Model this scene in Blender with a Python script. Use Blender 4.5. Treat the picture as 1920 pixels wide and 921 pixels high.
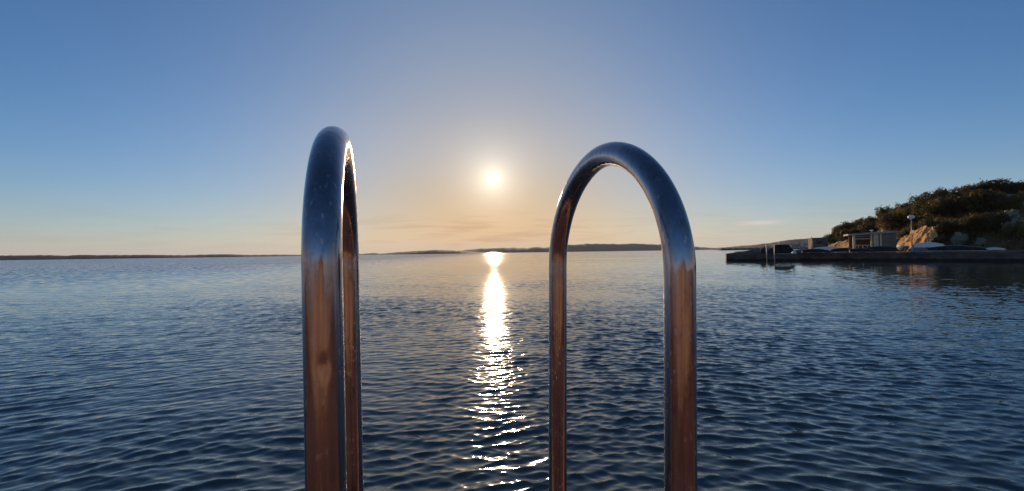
import bpy, bmesh, math, random
import numpy as np
from mathutils import Vector, Matrix, noise as mnoise

for o in list(bpy.data.objects):
    bpy.data.objects.remove(o, do_unlink=True)
scene = bpy.context.scene
COL = scene.collection
random.seed(7)
rng = np.random.default_rng(7)
R = math.radians

# ------------------------------------------------------------------ camera
F_PX, W_PX, H_PX = 800.0, 1920.0, 921.0
ROLL, PITCH = 0.0145, math.atan(13.0 / 800.0)
EYE = Vector((0.0, 0.0, 2.0))
RIGHT0 = Vector((1, 0, 0))
FWD = Vector((0, math.cos(PITCH), math.sin(PITCH)))
UP0 = Vector((0, -math.sin(PITCH), math.cos(PITCH)))
C_RIGHT = RIGHT0 * math.cos(ROLL) - UP0 * math.sin(ROLL)
C_UP = UP0 * math.cos(ROLL) + RIGHT0 * math.sin(ROLL)
cam_d = bpy.data.cameras.new('camera')
cam = bpy.data.objects.new('camera', cam_d)
COL.objects.link(cam)
cam_d.sensor_fit = 'HORIZONTAL'
cam_d.sensor_width = 36.0
cam_d.lens = 36.0 * F_PX / W_PX
cam_d.clip_start = 0.02
cam_d.clip_end = 40000.0
cam.matrix_world = Matrix((
    (C_RIGHT.x, C_UP.x, -FWD.x, EYE.x),
    (C_RIGHT.y, C_UP.y, -FWD.y, EYE.y),
    (C_RIGHT.z, C_UP.z, -FWD.z, EYE.z),
    (0, 0, 0, 1)))
scene.camera = cam

def ray(px, py):
    return (FWD + C_RIGHT * ((px - 960.0) / F_PX) - C_UP * ((py - 460.5) / F_PX)).normalized()
def at(px, py, y):                       # point seen at (px, py), y metres out
    d = ray(px, py)
    return EYE + d * (y / d.y)
def on_level(px, py, z):                 # point seen at (px, py) on a level z
    d = ray(px, py)
    return EYE + d * ((z - EYE.z) / d.z)

# ------------------------------------------------------------------ sky and sun
SUN = ray(924, 336)
SUN_EL = math.asin(SUN.z)
SUN_AZ = math.atan2(SUN.x, SUN.y)
world = bpy.data.worlds.new('World')
scene.world = world
world.use_nodes = True
wt = world.node_tree
wt.nodes.clear()

def N(tree, kind, **kw):
    n = tree.nodes.new(kind)
    for k, v in kw.items():
        if k == 'inp':
            for i, val in v.items():
                n.inputs[i].default_value = val
        else:
            setattr(n, k, v)
    return n
def math_node(t, op, a, b=None, c=None, clamp=False):
    n = t.nodes.new('ShaderNodeMath'); n.operation = op; n.use_clamp = clamp
    for i, s in enumerate((a, b, c)):
        if s is None: continue
        if isinstance(s, (int, float)): n.inputs[i].default_value = s
        else: t.links.new(s, n.inputs[i])
    return n.outputs[0]
def map_range(t, v, a, b, c, d, smooth=True):
    n = t.nodes.new('ShaderNodeMapRange'); n.interpolation_type = 'SMOOTHSTEP' if smooth else 'LINEAR'
    t.links.new(v, n.inputs[0])
    for i, x in zip((1, 2, 3, 4), (a, b, c, d)): n.inputs[i].default_value = x
    return n.outputs[0]
def mix_rgb(t, fac, a, b, blend='MIX'):
    n = t.nodes.new('ShaderNodeMix'); n.data_type = 'RGBA'; n.blend_type = blend
    for s, i in ((fac, 0), (a, 6), (b, 7)):
        if isinstance(s, (int, float)): n.inputs[i].default_value = s
        elif isinstance(s, tuple): n.inputs[i].default_value = (*s, 1) if len(s) == 3 else s
        else: t.links.new(s, n.inputs[i])
    return n.outputs[2]

SKY_STRENGTH = 0.105
sky = N(wt, 'ShaderNodeTexSky', sky_type='NISHITA', sun_disc=False)
sky.sun_elevation = SUN_EL
sky.sun_rotation = SUN_AZ
sky.altitude = 0.0
sky.air_density = 1.0
sky.dust_density = 0.3
sky.ozone_density = 4.0
tc = N(wt, 'ShaderNodeTexCoord')
nrm = N(wt, 'ShaderNodeVectorMath', operation='NORMALIZE')
wt.links.new(tc.outputs['Generated'], nrm.inputs[0])
dotn = N(wt, 'ShaderNodeVectorMath', operation='DOT_PRODUCT')
wt.links.new(nrm.outputs[0], dotn.inputs[0])
dotn.inputs[1].default_value = SUN
ang = math_node(wt, 'ARCCOSINE', math_node(wt, 'MINIMUM', dotn.outputs['Value'], 0.9999999))
def glow(sigma, power):
    q = math_node(wt, 'POWER', math_node(wt, 'DIVIDE', ang, sigma), power)
    return math_node(wt, 'EXPONENT', math_node(wt, 'MULTIPLY', q, -1.0))
sep = N(wt, 'ShaderNodeSeparateXYZ'); wt.links.new(nrm.outputs[0], sep.inputs[0])
# thin clouds low over the horizon
CLOUD_SEED = 36.5
_w = ray(1425, 418)
WISP_AZ, WISP_Z = math.atan2(_w.x, _w.y), _w.z
cv = N(wt, 'ShaderNodeCombineXYZ')
az = math_node(wt, 'ARCTAN2', sep.outputs[0], sep.outputs[1])
wt.links.new(math_node(wt, 'MULTIPLY_ADD', az, 4.0, CLOUD_SEED), cv.inputs[0])
wt.links.new(math_node(wt, 'MULTIPLY', sep.outputs[2], 46.0), cv.inputs[1])
cn = N(wt, 'ShaderNodeTexNoise', inp={'Scale': 1.6, 'Detail': 6.0, 'Roughness': 0.55, 'Distortion': 0.4})
wt.links.new(cv.outputs[0], cn.inputs['Vector'])
cband = math_node(wt, 'MULTIPLY', map_range(wt, sep.outputs[2], 0.005, 0.03, 0, 1), map_range(wt, sep.outputs[2], 0.05, 0.11, 1, 0))
cloud = math_node(wt, 'MULTIPLY', math_node(wt, 'MULTIPLY', map_range(wt, cn.outputs['Fac'], 0.46, 0.64, 0, 1), cband), math_node(wt, 'MULTIPLY_ADD', glow(0.30, 2.0), 0.75, 0.25))
# one small sunlit wisp over the mainland
wisp = math_node(wt, 'ADD', math_node(wt, 'POWER', math_node(wt, 'DIVIDE', math_node(wt, 'SUBTRACT', az, WISP_AZ), 0.040), 2.0), math_node(wt, 'POWER', math_node(wt, 'DIVIDE', math_node(wt, 'SUBTRACT', sep.outputs[2], WISP_Z), 0.0045), 2.0))
wisp = math_node(wt, 'MULTIPLY', math_node(wt, 'EXPONENT', math_node(wt, 'MULTIPLY', wisp, -1.0)), map_range(wt, cn.outputs['Fac'], 0.36, 0.58, 0.25, 1.0))
# hazy air round the low sun: grey-lilac above it, peach towards the horizon
ramp = N(wt, 'ShaderNodeValToRGB'); el = ramp.color_ramp; el.interpolation = 'B_SPLINE'
stops = ((0.0, (4.3, 3.4, 2.6)), (0.03, (6.3, 3.4, 1.45)), (0.07, (6.7, 3.75, 1.4)), (0.14, (5.7, 4.1, 2.3)), (0.22, (4.9, 4.3, 3.8)), (0.33, (3.7, 3.6, 3.8)), (0.50, (2.7, 3.2, 4.0)))
el.elements[0].position, el.elements[1].position = stops[0][0], stops[-1][0]
for p, c in stops[1:-1]: el.elements.new(p)
for e, (p, c) in zip(el.elements, stops): e.color = (c[0] / 10, c[1] / 10, c[2] / 10, 1)
wt.links.new(sep.outputs[2], ramp.inputs[0])
haze_col = N(wt, 'ShaderNodeVectorMath', operation='SCALE'); wt.links.new(ramp.outputs[0], haze_col.inputs[0]); haze_col.inputs['Scale'].default_value = 10.0
base = mix_rgb(wt, 1.0, sky.outputs[0], (0.78, 0.95, 1.09), 'MULTIPLY')
hz = math_node(wt, 'MULTIPLY', math_node(wt, 'EXPONENT', math_node(wt, 'MULTIPLY', math_node(wt, 'ABSOLUTE', sep.outputs[2]), -15.0)), 0.66)
base = mix_rgb(wt, hz, base, (6.6, 5.4, 5.0))
c0 = mix_rgb(wt, math_node(wt, 'MULTIPLY', glow(0.43, 2.0), 0.93), base, haze_col.outputs[0])
c1 = mix_rgb(wt, math_node(wt, 'MULTIPLY', cloud, 0.85), c0, mix_rgb(wt, 1.0, c0, (0.82, 0.73, 0.73), 'MULTIPLY'))
c1 = mix_rgb(wt, math_node(wt, 'MULTIPLY', wisp, 0.5), c1, (8.2, 6.9, 6.2))
# the sun's disc and the bright air close to it
def add_glow(base, g, col):
    return mix_rgb(wt, 1.0, base, mix_rgb(wt, g, (0.0, 0.0, 0.0), col), 'ADD')
c2 = add_glow(c1, glow(0.0085, 2.0), (26.0, 24.0, 19.0))
c2 = add_glow(c2, glow(0.026, 1.5), (3.6, 3.7, 2.3))
c3 = add_glow(c2, glow(0.070, 1.4), (4.6, 4.1, 3.6))
bg = N(wt, 'ShaderNodeBackground'); bg.inputs['Strength'].default_value = SKY_STRENGTH
wt.links.new(c3, bg.inputs['Color'])
wo = N(wt, 'ShaderNodeOutputWorld'); wt.links.new(bg.outputs[0], wo.inputs['Surface'])

sun_d = bpy.data.lights.new('sun', 'SUN')
sun_d.energy = 4.5
sun_d.angle = R(0.53)
sun_d.color = (1.0, 0.70, 0.42)
sun_o = bpy.data.objects.new('sun', sun_d); COL.objects.link(sun_o)
sun_o.rotation_euler = SUN.to_track_quat('Z', 'Y').to_euler()

scene.view_settings.view_transform = 'Standard'
scene.view_settings.look = 'None'
scene.view_settings.exposure = 0.0
scene.view_settings.gamma = 1.0
scene.view_settings.use_curve_mapping = False
scene.cycles.use_denoising = True
scene.cycles.sample_clamp_indirect = 6.0
scene.cycles.max_bounces = 6
scene.cycles.glossy_bounces = 4
scene.cycles.volume_bounces = 1

# ------------------------------------------------------------------ materials
def material(name):
    m = bpy.data.materials.new(name); m.use_nodes = True
    t = m.node_tree; b = t.nodes['Principled BSDF']
    return m, t, b
def stained(name, c_a, c_b, scale=3.0, rough=0.8, bump=0.3, bump_scale=None, metallic=0.0, dist=0.02, detail=8.0, spec=0.3):
    m, t, b = material(name)
    co = N(t, 'ShaderNodeTexCoord')
    n1 = N(t, 'ShaderNodeTexNoise', inp={'Scale': scale, 'Detail': detail, 'Roughness': 0.6})
    t.links.new(co.outputs['Object'], n1.inputs['Vector'])
    f = map_range(t, n1.outputs['Fac'], 0.3, 0.7, 0, 1)
    t.links.new(mix_rgb(t, f, c_a, c_b), b.inputs['Base Color'])
    b.inputs['Roughness'].default_value = rough
    b.inputs['Metallic'].default_value = metallic
    b.inputs['Specular IOR Level'].default_value = spec
    if bump:
        n2 = N(t, 'ShaderNodeTexNoise', inp={'Scale': bump_scale or scale * 5, 'Detail': 8.0, 'Roughness': 0.65})
        t.links.new(co.outputs['Object'], n2.inputs['Vector'])
        bp = N(t, 'ShaderNodeBump', inp={'Strength': bump, 'Distance': dist})
        t.links.new(n2.outputs['Fac'], bp.inputs['Height'])
        t.links.new(bp.outputs[0], b.inputs['Normal'])
    return m

def sea_material():
    m, t, b = material('sea_water')
    geo = N(t, 'ShaderNodeNewGeometry')
    sp = N(t, 'ShaderNodeSeparateXYZ'); t.links.new(geo.outputs['Position'], sp.inputs[0])
    d = math_node(t, 'SQRT', math_node(t, 'ADD', math_node(t, 'POWER', sp.outputs[0], 2.0), math_node(t, 'POWER', sp.outputs[1], 2.0)))
    def slope(scale, sx, seed, detail):
        mp = N(t, 'ShaderNodeMapping'); mp.inputs['Scale'].default_value = (sx, 1.0, 1.0); mp.inputs['Location'].default_value = (seed, seed * 1.7, 0)
        t.links.new(geo.outputs['Position'], mp.inputs['Vector'])
        n = N(t, 'ShaderNodeTexNoise', inp={'Scale': scale, 'Detail': detail, 'Roughness': 0.5})
        t.links.new(mp.outputs[0], n.inputs['Vector'])
        v = N(t, 'ShaderNodeVectorMath', operation='SUBTRACT'); v.inputs[1].default_value = (0.5, 0.5, 0.5)
        t.links.new(n.outputs['Color'], v.inputs[0])
        return v.outputs[0]
    def scaled(v, s, vec=(1, 1, 0)):
        a = N(t, 'ShaderNodeVectorMath', operation='MULTIPLY'); a.inputs[1].default_value = vec
        t.links.new(v, a.inputs[0])
        q = N(t, 'ShaderNodeVectorMath', operation='SCALE'); t.links.new(a.outputs[0], q.inputs[0])
        if isinstance(s, (int, float)): q.inputs['Scale'].default_value = s
        else: t.links.new(s, q.inputs['Scale'])
        return q.outputs[0]
    def vadd(a, c):
        q = N(t, 'ShaderNodeVectorMath', operation='ADD'); t.links.new(a, q.inputs[0]); t.links.new(c, q.inputs[1]); return q.outputs[0]
    # wind patches: large soft areas with more or less ripple
    mp = N(t, 'ShaderNodeMapping'); mp.inputs['Scale'].default_value = (0.12, 1.0, 1.0); t.links.new(geo.outputs['Position'], mp.inputs['Vector'])
    pn = N(t, 'ShaderNodeTexNoise', inp={'Scale': 0.05, 'Detail': 5.0, 'Roughness': 0.55}); t.links.new(mp.outputs[0], pn.inputs['Vector'])
    patch = map_range(t, pn.outputs['Fac'], 0.35, 0.65, 0.45, 1.35)
    near = map_range(t, d, 14.0, 40.0, 0.24, 0.06)       # fine ripples riding on the modelled waves
    wind = math_node(t, 'MULTIPLY', map_range(t, sp.outputs[0], -8.0, -70.0, 0.0, 1.0), map_range(t, d, 30.0, 60.0, 0.0, 1.0))
    calm = math_node(t, 'ADD', math_node(t, 'ADD', map_range(t, d, 34.0, 48.0, 0.25, 0.13), map_range(t, d, 55.0, 95.0, 0.0, FAR_SLOPE - 0.13)), math_node(t, 'MULTIPLY', wind, 0.8))
    far = math_node(t, 'MULTIPLY', math_node(t, 'MULTIPLY', map_range(t, d, 22.0, 40.0, 0.0, 1.0), calm), patch)
    nrm_ = vadd(vadd(geo.outputs['Normal'], scaled(slope(11.0, 0.5, 3.1, 3.0), near)), vadd(scaled(slope(2.6, 0.5, 9.4, 3.0), far, (0.5, 1.0, 0)), scaled(slope(1.9, 0.8, 5.2, 2.0), map_range(t, d, 70.0, 160.0, 0.0, 0.26), (1.0, 0.2, 0))))
    # the breeze steepens the quay-side faces of the ripples
    lean = N(t, 'ShaderNodeCombineXYZ')
    t.links.new(math_node(t, 'MULTIPLY', math_node(t, 'ADD', math_node(t, 'MULTIPLY', wind, 0.085), map_range(t, d, 24.0, 40.0, 0.0, 0.025)), -1.0), lean.inputs[1])
    nrm_ = vadd(nrm_, lean.outputs[0])
    nn = N(t, 'ShaderNodeVectorMath', operation='NORMALIZE'); t.links.new(nrm_, nn.inputs[0])
    t.links.new(nn.outputs[0], b.inputs['Normal'])
    b.inputs['Base Color'].default_value = (0.044, 0.066, 0.062, 1)
    t.links.new(math_node(t, 'ADD', map_range(t, d, 20.0, 45.0, 0.07, 0.030), map_range(t, d, 60.0, 100.0, 0.0, 0.03)), b.inputs['Roughness'])
    b.inputs['IOR'].default_value = 1.55
    b.inputs['Specular IOR Level'].default_value = 0.5
    return m
FAR_SLOPE = 0.32

def steel_material():
    m, t, b = material('polished_steel')
    co = N(t, 'ShaderNodeTexCoord')
    mp = N(t, 'ShaderNodeMapping'); mp.inputs['Scale'].default_value = (1, 1, 0.12); t.links.new(co.outputs['Object'], mp.inputs['Vector'])
    n1 = N(t, 'ShaderNodeTexNoise', inp={'Scale': 38.0, 'Detail': 6.0, 'Roughness': 0.6}); t.links.new(mp.outputs[0], n1.inputs['Vector'])
    n2 = N(t, 'ShaderNodeTexNoise', inp={'Scale': 9.0, 'Detail': 5.0, 'Roughness': 0.6}); t.links.new(co.outputs['Object'], n2.inputs['Vector'])
    t.links.new(map_range(t, n1.outputs['Fac'], 0.3, 0.75, 0.035, 0.13), b.inputs['Roughness'])
    t.links.new(mix_rgb(t, map_range(t, n2.outputs['Fac'], 0.35, 0.7, 0, 1), (0.40, 0.335, 0.36), (0.30, 0.245, 0.265)), b.inputs['Base Color'])
    b.inputs['Metallic'].default_value = 1.0
    n3 = N(t, 'ShaderNodeTexNoise', inp={'Scale': 16.0, 'Detail': 3.0}); t.links.new(mp.outputs[0], n3.inputs['Vector'])
    # two old dents in the left rail's near leg
    def dent(p, rad, sz):
        v = N(t, 'ShaderNodeVectorMath', operation='SUBTRACT'); t.links.new(co.outputs['Object'], v.inputs[0]); v.inputs[1].default_value = p
        w = N(t, 'ShaderNodeVectorMath', operation='MULTIPLY'); t.links.new(v.outputs[0], w.inputs[0]); w.inputs[1].default_value = (1, 1, sz)
        l = N(t, 'ShaderNodeVectorMath', operation='LENGTH'); t.links.new(w.outputs[0], l.inputs[0])
        q = math_node(t, 'POWER', math_node(t, 'DIVIDE', l.outputs['Value'], rad), 2.0)
        return math_node(t, 'EXPONENT', math_node(t, 'MULTIPLY', q, -1.0))
    dents = math_node(t, 'ADD', dent((-0.212 + 0.004, 0.476 - 0.76 - 0.021, 2.0 - 1.12 + 0.038), 0.007, 1.0), dent((-0.212 + 0.009, 0.476 - 0.76 - 0.019, 2.0 - 1.12 - 0.118), 0.0065, 0.55))
    # dried salt spots and runs
    mp2 = N(t, 'ShaderNodeMapping'); mp2.inputs['Scale'].default_value = (1, 1, 0.35); t.links.new(co.outputs['Object'], mp2.inputs['Vector'])
    vo = N(t, 'ShaderNodeTexVoronoi', inp={'Scale': 150.0}); t.links.new(mp2.outputs[0], vo.inputs['Vector'])
    n5 = N(t, 'ShaderNodeTexNoise', inp={'Scale': 22.0, 'Detail': 4.0}); t.links.new(co.outputs['Object'], n5.inputs['Vector'])
    spot = math_node(t, 'MULTIPLY', map_range(t, vo.outputs['Distance'], 0.18, 0.30, 1.0, 0.0), map_range(t, n5.outputs['Fac'], 0.42, 0.56, 0.0, 1.0))
    mp3 = N(t, 'ShaderNodeMapping'); mp3.inputs['Scale'].default_value = (1, 1, 0.03); t.links.new(co.outputs['Object'], mp3.inputs['Vector'])
    n6 = N(t, 'ShaderNodeTexNoise', inp={'Scale': 120.0, 'Detail': 5.0, 'Roughness': 0.7}); t.links.new(mp3.outputs[0], n6.inputs['Vector'])
    runs = math_node(t, 'MULTIPLY', map_range(t, n6.outputs['Fac'], 0.52, 0.72, 0.0, 1.0), map_range(t, n2.outputs['Fac'], 0.42, 0.62, 0.0, 1.0))
    film = math_node(t, 'MAXIMUM', math_node(t, 'MULTIPLY', spot, 0.8), math_node(t, 'MULTIPLY', runs, 0.75))
    t.links.new(math_node(t, 'MULTIPLY_ADD', film, 0.30, map_range(t, n1.outputs['Fac'], 0.3, 0.75, 0.08, 0.24)), b.inputs['Roughness'])
    steel_c = mix_rgb(t, map_range(t, n2.outputs['Fac'], 0.35, 0.7, 0, 1), (0.40, 0.335, 0.36), (0.30, 0.245, 0.265))
    n7 = N(t, 'ShaderNodeTexNoise', inp={'Scale': 70.0, 'Detail': 6.0, 'Roughness': 0.7}); t.links.new(mp2.outputs[0], n7.inputs['Vector'])
    tarnish = map_range(t, n7.outputs['Fac'], 0.52, 0.70, 0.0, 0.6)
    steel_c = mix_rgb(t, tarnish, steel_c, (0.17, 0.125, 0.105))
    t.links.new(mix_rgb(t, film, steel_c, (0.52, 0.45, 0.38)), b.inputs['Base Color'])
    bp = N(t, 'ShaderNodeBump', inp={'Strength': 0.55, 'Distance': 0.004}); t.links.new(n3.outputs['Fac'], bp.inputs['Height'])
    n4 = N(t, 'ShaderNodeTexNoise', inp={'Scale': 260.0, 'Detail': 2.0}); t.links.new(mp.outputs[0], n4.inputs['Vector'])
    bp2 = N(t, 'ShaderNodeBump', inp={'Strength': 0.10, 'Distance': 0.0006}); t.links.new(n4.outputs['Fac'], bp2.inputs['Height'])
    bp4 = N(t, 'ShaderNodeBump', inp={'Strength': 0.22, 'Distance': 0.0015}); t.links.new(n7.outputs['Fac'], bp4.inputs['Height'])
    bp3 = N(t, 'ShaderNodeBump', inp={'Strength': 1.0, 'Distance': 0.0014}, invert=True); t.links.new(dents, bp3.inputs['Height'])
    t.links.new(bp.outputs[0], bp2.inputs['Normal']); t.links.new(bp2.outputs[0], bp4.inputs['Normal']); t.links.new(bp4.outputs[0], bp3.inputs['Normal']); t.links.new(bp3.outputs[0], b.inputs['Normal'])
    return m

def leaf_material(name, c_a, c_b, trans=0.42):
    m, t, b = material(name)
    oi = N(t, 'ShaderNodeObjectInfo')
    co = N(t, 'ShaderNodeTexCoord')
    n1 = N(t, 'ShaderNodeTexNoise', inp={'Scale': 1.3, 'Detail': 4.0}); t.links.new(co.outputs['Object'], n1.inputs['Vector'])
    f = math_node(t, 'ADD', math_node(t, 'MULTIPLY', oi.outputs['Random'], 0.5), math_node(t, 'MULTIPLY', n1.outputs['Fac'], 0.6), clamp=True)
    col = mix_rgb(t, f, c_a, c_b)
    t.links.new(col, b.inputs['Base Color'])
    b.inputs['Roughness'].default_value = 0.6
    b.inputs['Specular IOR Level'].default_value = 0.25
    tr = N(t, 'ShaderNodeBsdfTranslucent'); t.links.new(col, tr.inputs['Color'])
    mx = N(t, 'ShaderNodeMixShader'); mx.inputs[0].default_value = trans
    t.links.new(b.outputs[0], mx.inputs[1]); t.links.new(tr.outputs[0], mx.inputs[2])
    t.links.new(mx.outputs[0], t.nodes['Material Output'].inputs['Surface'])
    return m

M = {}
M['sea'] = sea_material()
M['steel'] = steel_material()
M['concrete'] = stained('weathered_concrete', (0.095, 0.066, 0.054), (0.20, 0.145, 0.118), 0.8, 0.9, 0.5, 4.0, dist=0.04)
def add_tide(m):
    t = m.node_tree; b = t.nodes['Principled BSDF']; old = b.inputs['Base Color'].links[0].from_socket
    g = N(t, 'ShaderNodeNewGeometry'); p = N(t, 'ShaderNodeSeparateXYZ'); t.links.new(g.outputs['Position'], p.inputs[0])
    n = N(t, 'ShaderNodeTexNoise', inp={'Scale': 1.4, 'Detail': 6.0}); t.links.new(g.outputs['Position'], n.inputs['Vector'])
    h = math_node(t, 'ADD', p.outputs[2], math_node(t, 'MULTIPLY', n.outputs['Fac'], -0.5))
    t.links.new(mix_rgb(t, map_range(t, h, 0.05, 0.22, 0.85, 0.0), old, (0.018, 0.018, 0.012)), b.inputs['Base Color'])
add_tide(M['concrete'])
M['deck'] = stained('terrace_paving', (0.10, 0.08, 0.065), (0.19, 0.155, 0.125), 0.6, 0.9, 0.4, 5.0, dist=0.03)
M['quay'] = stained('reddish_quay_stone', (0.24, 0.12, 0.075), (0.36, 0.20, 0.13), 2.0, 0.9, 0.5, 12.0, dist=0.02)
M['rock'] = stained('reflection_bank_rock', (0.11, 0.075, 0.052), (0.37, 0.26, 0.175), 1.8, 0.95, 0.8, 7.0, dist=0.06)
M['cliff'] = stained('ochre_cliff', (0.46, 0.23, 0.08), (0.68, 0.40, 0.17), 0.7, 0.95, 0.7, 3.0, dist=0.12)
M['hill'] = stained('scrub_earth', (0.11, 0.070, 0.038), (0.30, 0.19, 0.10), 0.35, 0.95, 0.6, 1.5, dist=0.2)
M['island'] = stained('distant_scrub', (0.030, 0.032, 0.028), (0.055, 0.05, 0.04), 0.01, 0.95, 0.0)
M['hull_white'] = stained('white_boat_paint', (0.78, 0.70, 0.62), (0.84, 0.78, 0.71), 1.5, 0.4, 0.1, spec=0.5)
M['hull_dark'] = stained('dark_boat_paint', (0.025, 0.016, 0.014), (0.05, 0.034, 0.028), 2.0, 0.7, 0.1, spec=0.2)
M['hull_grey'] = stained('grey_boat_paint', (0.14, 0.125, 0.12), (0.24, 0.22, 0.21), 2.0, 0.5, 0.1, spec=0.5)
M['hull_red'] = stained('faded_red_paint', (0.20, 0.05, 0.04), (0.30, 0.09, 0.06), 2.0, 0.6, 0.1)
M['wood'] = stained('bleached_wood', (0.50, 0.38, 0.28), (0.64, 0.52, 0.40), 2.5, 0.8, 0.3)
M['render_wall'] = stained('grey_render', (0.17, 0.13, 0.10), (0.24, 0.19, 0.15), 1.0, 0.9, 0.25)
M['cream'] = stained('cream_paint', (0.62, 0.50, 0.30), (0.74, 0.62, 0.40), 1.5, 0.8, 0.15)
M['roof_slab'] = stained('roof_slab', (0.30, 0.27, 0.24), (0.42, 0.38, 0.34), 1.2, 0.85, 0.2)
M['pole'] = stained('galvanised_pole', (0.34, 0.32, 0.30), (0.48, 0.46, 0.44), 3.0, 0.5, 0.1, metallic=0.3)
M['lamp_white'] = stained('white_lamp_plastic', (0.78, 0.74, 0.70), (0.82, 0.80, 0.77), 3.0, 0.35, 0.0, spec=0.5)
M['black'] = stained('black_tarpaulin', (0.010, 0.010, 0.011), (0.022, 0.021, 0.02), 2.0, 0.7, 0.2)
M['dark_stone'] = stained('dark_stone', (0.03, 0.026, 0.024), (0.075, 0.065, 0.06), 1.5, 0.9, 0.6)
M['pale_stone'] = stained('pale_stone', (0.36, 0.33, 0.29), (0.52, 0.48, 0.43), 1.5, 0.9, 0.4)
M['house'] = stained('pale_house_wall', (0.50, 0.44, 0.38), (0.62, 0.56, 0.50), 0.2, 0.9, 0.0)
M['brown_wall'] = stained('brown_plaster', (0.10, 0.055, 0.04), (0.19, 0.11, 0.08), 1.0, 0.9, 0.2)
M['glass'] = stained('dark_window_glass', (0.02, 0.022, 0.025), (0.03, 0.03, 0.034), 1.0, 0.1, 0.0, spec=0.5)
M['bark'] = stained('bark', (0.05, 0.035, 0.025), (0.10, 0.075, 0.055), 3.0, 0.9, 0.5)
M['leaf_dark'] = leaf_material('dark_evergreen_leaves', (0.060, 0.054, 0.021), (0.14, 0.105, 0.042))
M['leaf_olive'] = leaf_material('olive_leaves', (0.14, 0.110, 0.038), (0.26, 0.18, 0.07))
M['leaf_silver'] = leaf_material('silver_green_leaves', (0.36, 0.37, 0.28), (0.50, 0.50, 0.39))

# ------------------------------------------------------------------ helpers
class MB:
    def __init__(s): s.v, s.f = [], []
    def add(s, vs, fs):
        o = len(s.v); s.v += [tuple(v) for v in vs]; s.f += [tuple(i + o for i in f) for f in fs]; return s
    def box(s, a, b, taper=0.0):
        (x0, y0, z0), (x1, y1, z1) = a, b; t = taper
        return s.add([(x0, y0, z0), (x1, y0, z0), (x1, y1, z0), (x0, y1, z0), (x0 + t, y0 + t, z1), (x1 - t, y0 + t, z1), (x1 - t, y1 - t, z1), (x0 + t, y1 - t, z1)],
                     [(3, 2, 1, 0), (4, 5, 6, 7), (0, 1, 5, 4), (1, 2, 6, 5), (2, 3, 7, 6), (3, 0, 4, 7)])
    def prism(s, pts, z0, z1):
        n = len(pts)
        return s.add([(p[0], p[1], z0) for p in pts] + [(p[0], p[1], z1) for p in pts],
                     [tuple(range(n))[::-1], tuple(range(n, 2 * n))] + [(i, (i + 1) % n, n + (i + 1) % n, n + i) for i in range(n)])
    def tube(s, pts, rad, n=12, caps=True):
        pts = [Vector(p) for p in pts]
        rads = rad if isinstance(rad, (list, tuple)) else [rad] * len(pts)
        T = [(pts[min(i + 1, len(pts) - 1)] - pts[max(i - 1, 0)]).normalized() for i in range(len(pts))]
        ref = Vector((1, 0, 0)) if abs(T[0].x) < 0.8 else Vector((0, 1, 0))
        u = (ref - T[0] * ref.dot(T[0])).normalized()
        vs = []
        for p, t, r in zip(pts, T, rads):
            u = (u - t * u.dot(t)).normalized(); w = t.cross(u)
            vs += [p + (u * math.cos(k * 2 * math.pi / n) + w * math.sin(k * 2 * math.pi / n)) * r for k in range(n)]
        fs = [(i * n + k, i * n + (k + 1) % n, (i + 1) * n + (k + 1) % n, (i + 1) * n + k) for i in range(len(pts) - 1) for k in range(n)]
        if caps: fs += [tuple(range(n))[::-1], tuple(range((len(pts) - 1) * n, len(pts) * n))]
        return s.add(vs, fs)
    def lathe(s, prof, n=16, at=(0, 0, 0)):
        x, y, z = at
        vs = [(x + r * math.cos(k * 2 * math.pi / n), y + r * math.sin(k * 2 * math.pi / n), z + h) for r, h in prof for k in range(n)]
        fs = [(i * n + k, i * n + (k + 1) % n, (i + 1) * n + (k + 1) % n, (i + 1) * n + k) for i in range(len(prof) - 1) for k in range(n)]
        fs += [tuple(range(n))[::-1], tuple(range((len(prof) - 1) * n, len(prof) * n))]
        return s.add(vs, fs)
    def build(s, name, mat, parent=None, smooth=False, loc=None):
        me = bpy.data.meshes.new(name); me.from_pydata(s.v, [], s.f); me.update()
        if smooth: me.polygons.foreach_set('use_smooth', [True] * len(me.polygons))
        return link(name, me, mat, parent, loc)
def link(name, me, mat, parent=None, loc=None):
    if mat is not None and not me.materials: me.materials.append(mat)
    o = bpy.data.objects.new(name, me); COL.objects.link(o)
    if parent is not None: o.parent = parent
    if loc is not None: o.location = loc
    return o
def tag(o, label, cat, group=None):
    o['label'] = label; o['category'] = cat
    if group: o['group'] = group
    return o
def setting(o, kind='structure'):
    o['kind'] = kind; return o
def empty(name, loc, rz=0.0):
    o = bpy.data.objects.new(name, None); COL.objects.link(o); o.location = loc; o.rotation_euler = (0, 0, rz); o.empty_display_size = 0.2
    return o
def grid_mesh(name, P, mat, smooth=True):
    nr, nc = P.shape[:2]
    me = bpy.data.meshes.new(name)
    idx = np.arange(nr * nc).reshape(nr, nc)
    q = np.stack([idx[:-1, :-1], idx[:-1, 1:], idx[1:, 1:], idx[1:, :-1]], -1).reshape(-1, 4)
    me.vertices.add(nr * nc); me.vertices.foreach_set('co', P.reshape(-1).astype(np.float32))
    me.loops.add(q.size); me.loops.foreach_set('vertex_index', q.reshape(-1).astype(np.int32))
    me.polygons.add(len(q)); me.polygons.foreach_set('loop_start', (np.arange(len(q)) * 4).astype(np.int32))
    me.polygons.foreach_set('use_smooth', np.full(len(q), smooth))
    me.update(calc_edges=True); me.validate()
    return link(name, me, mat)
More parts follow.
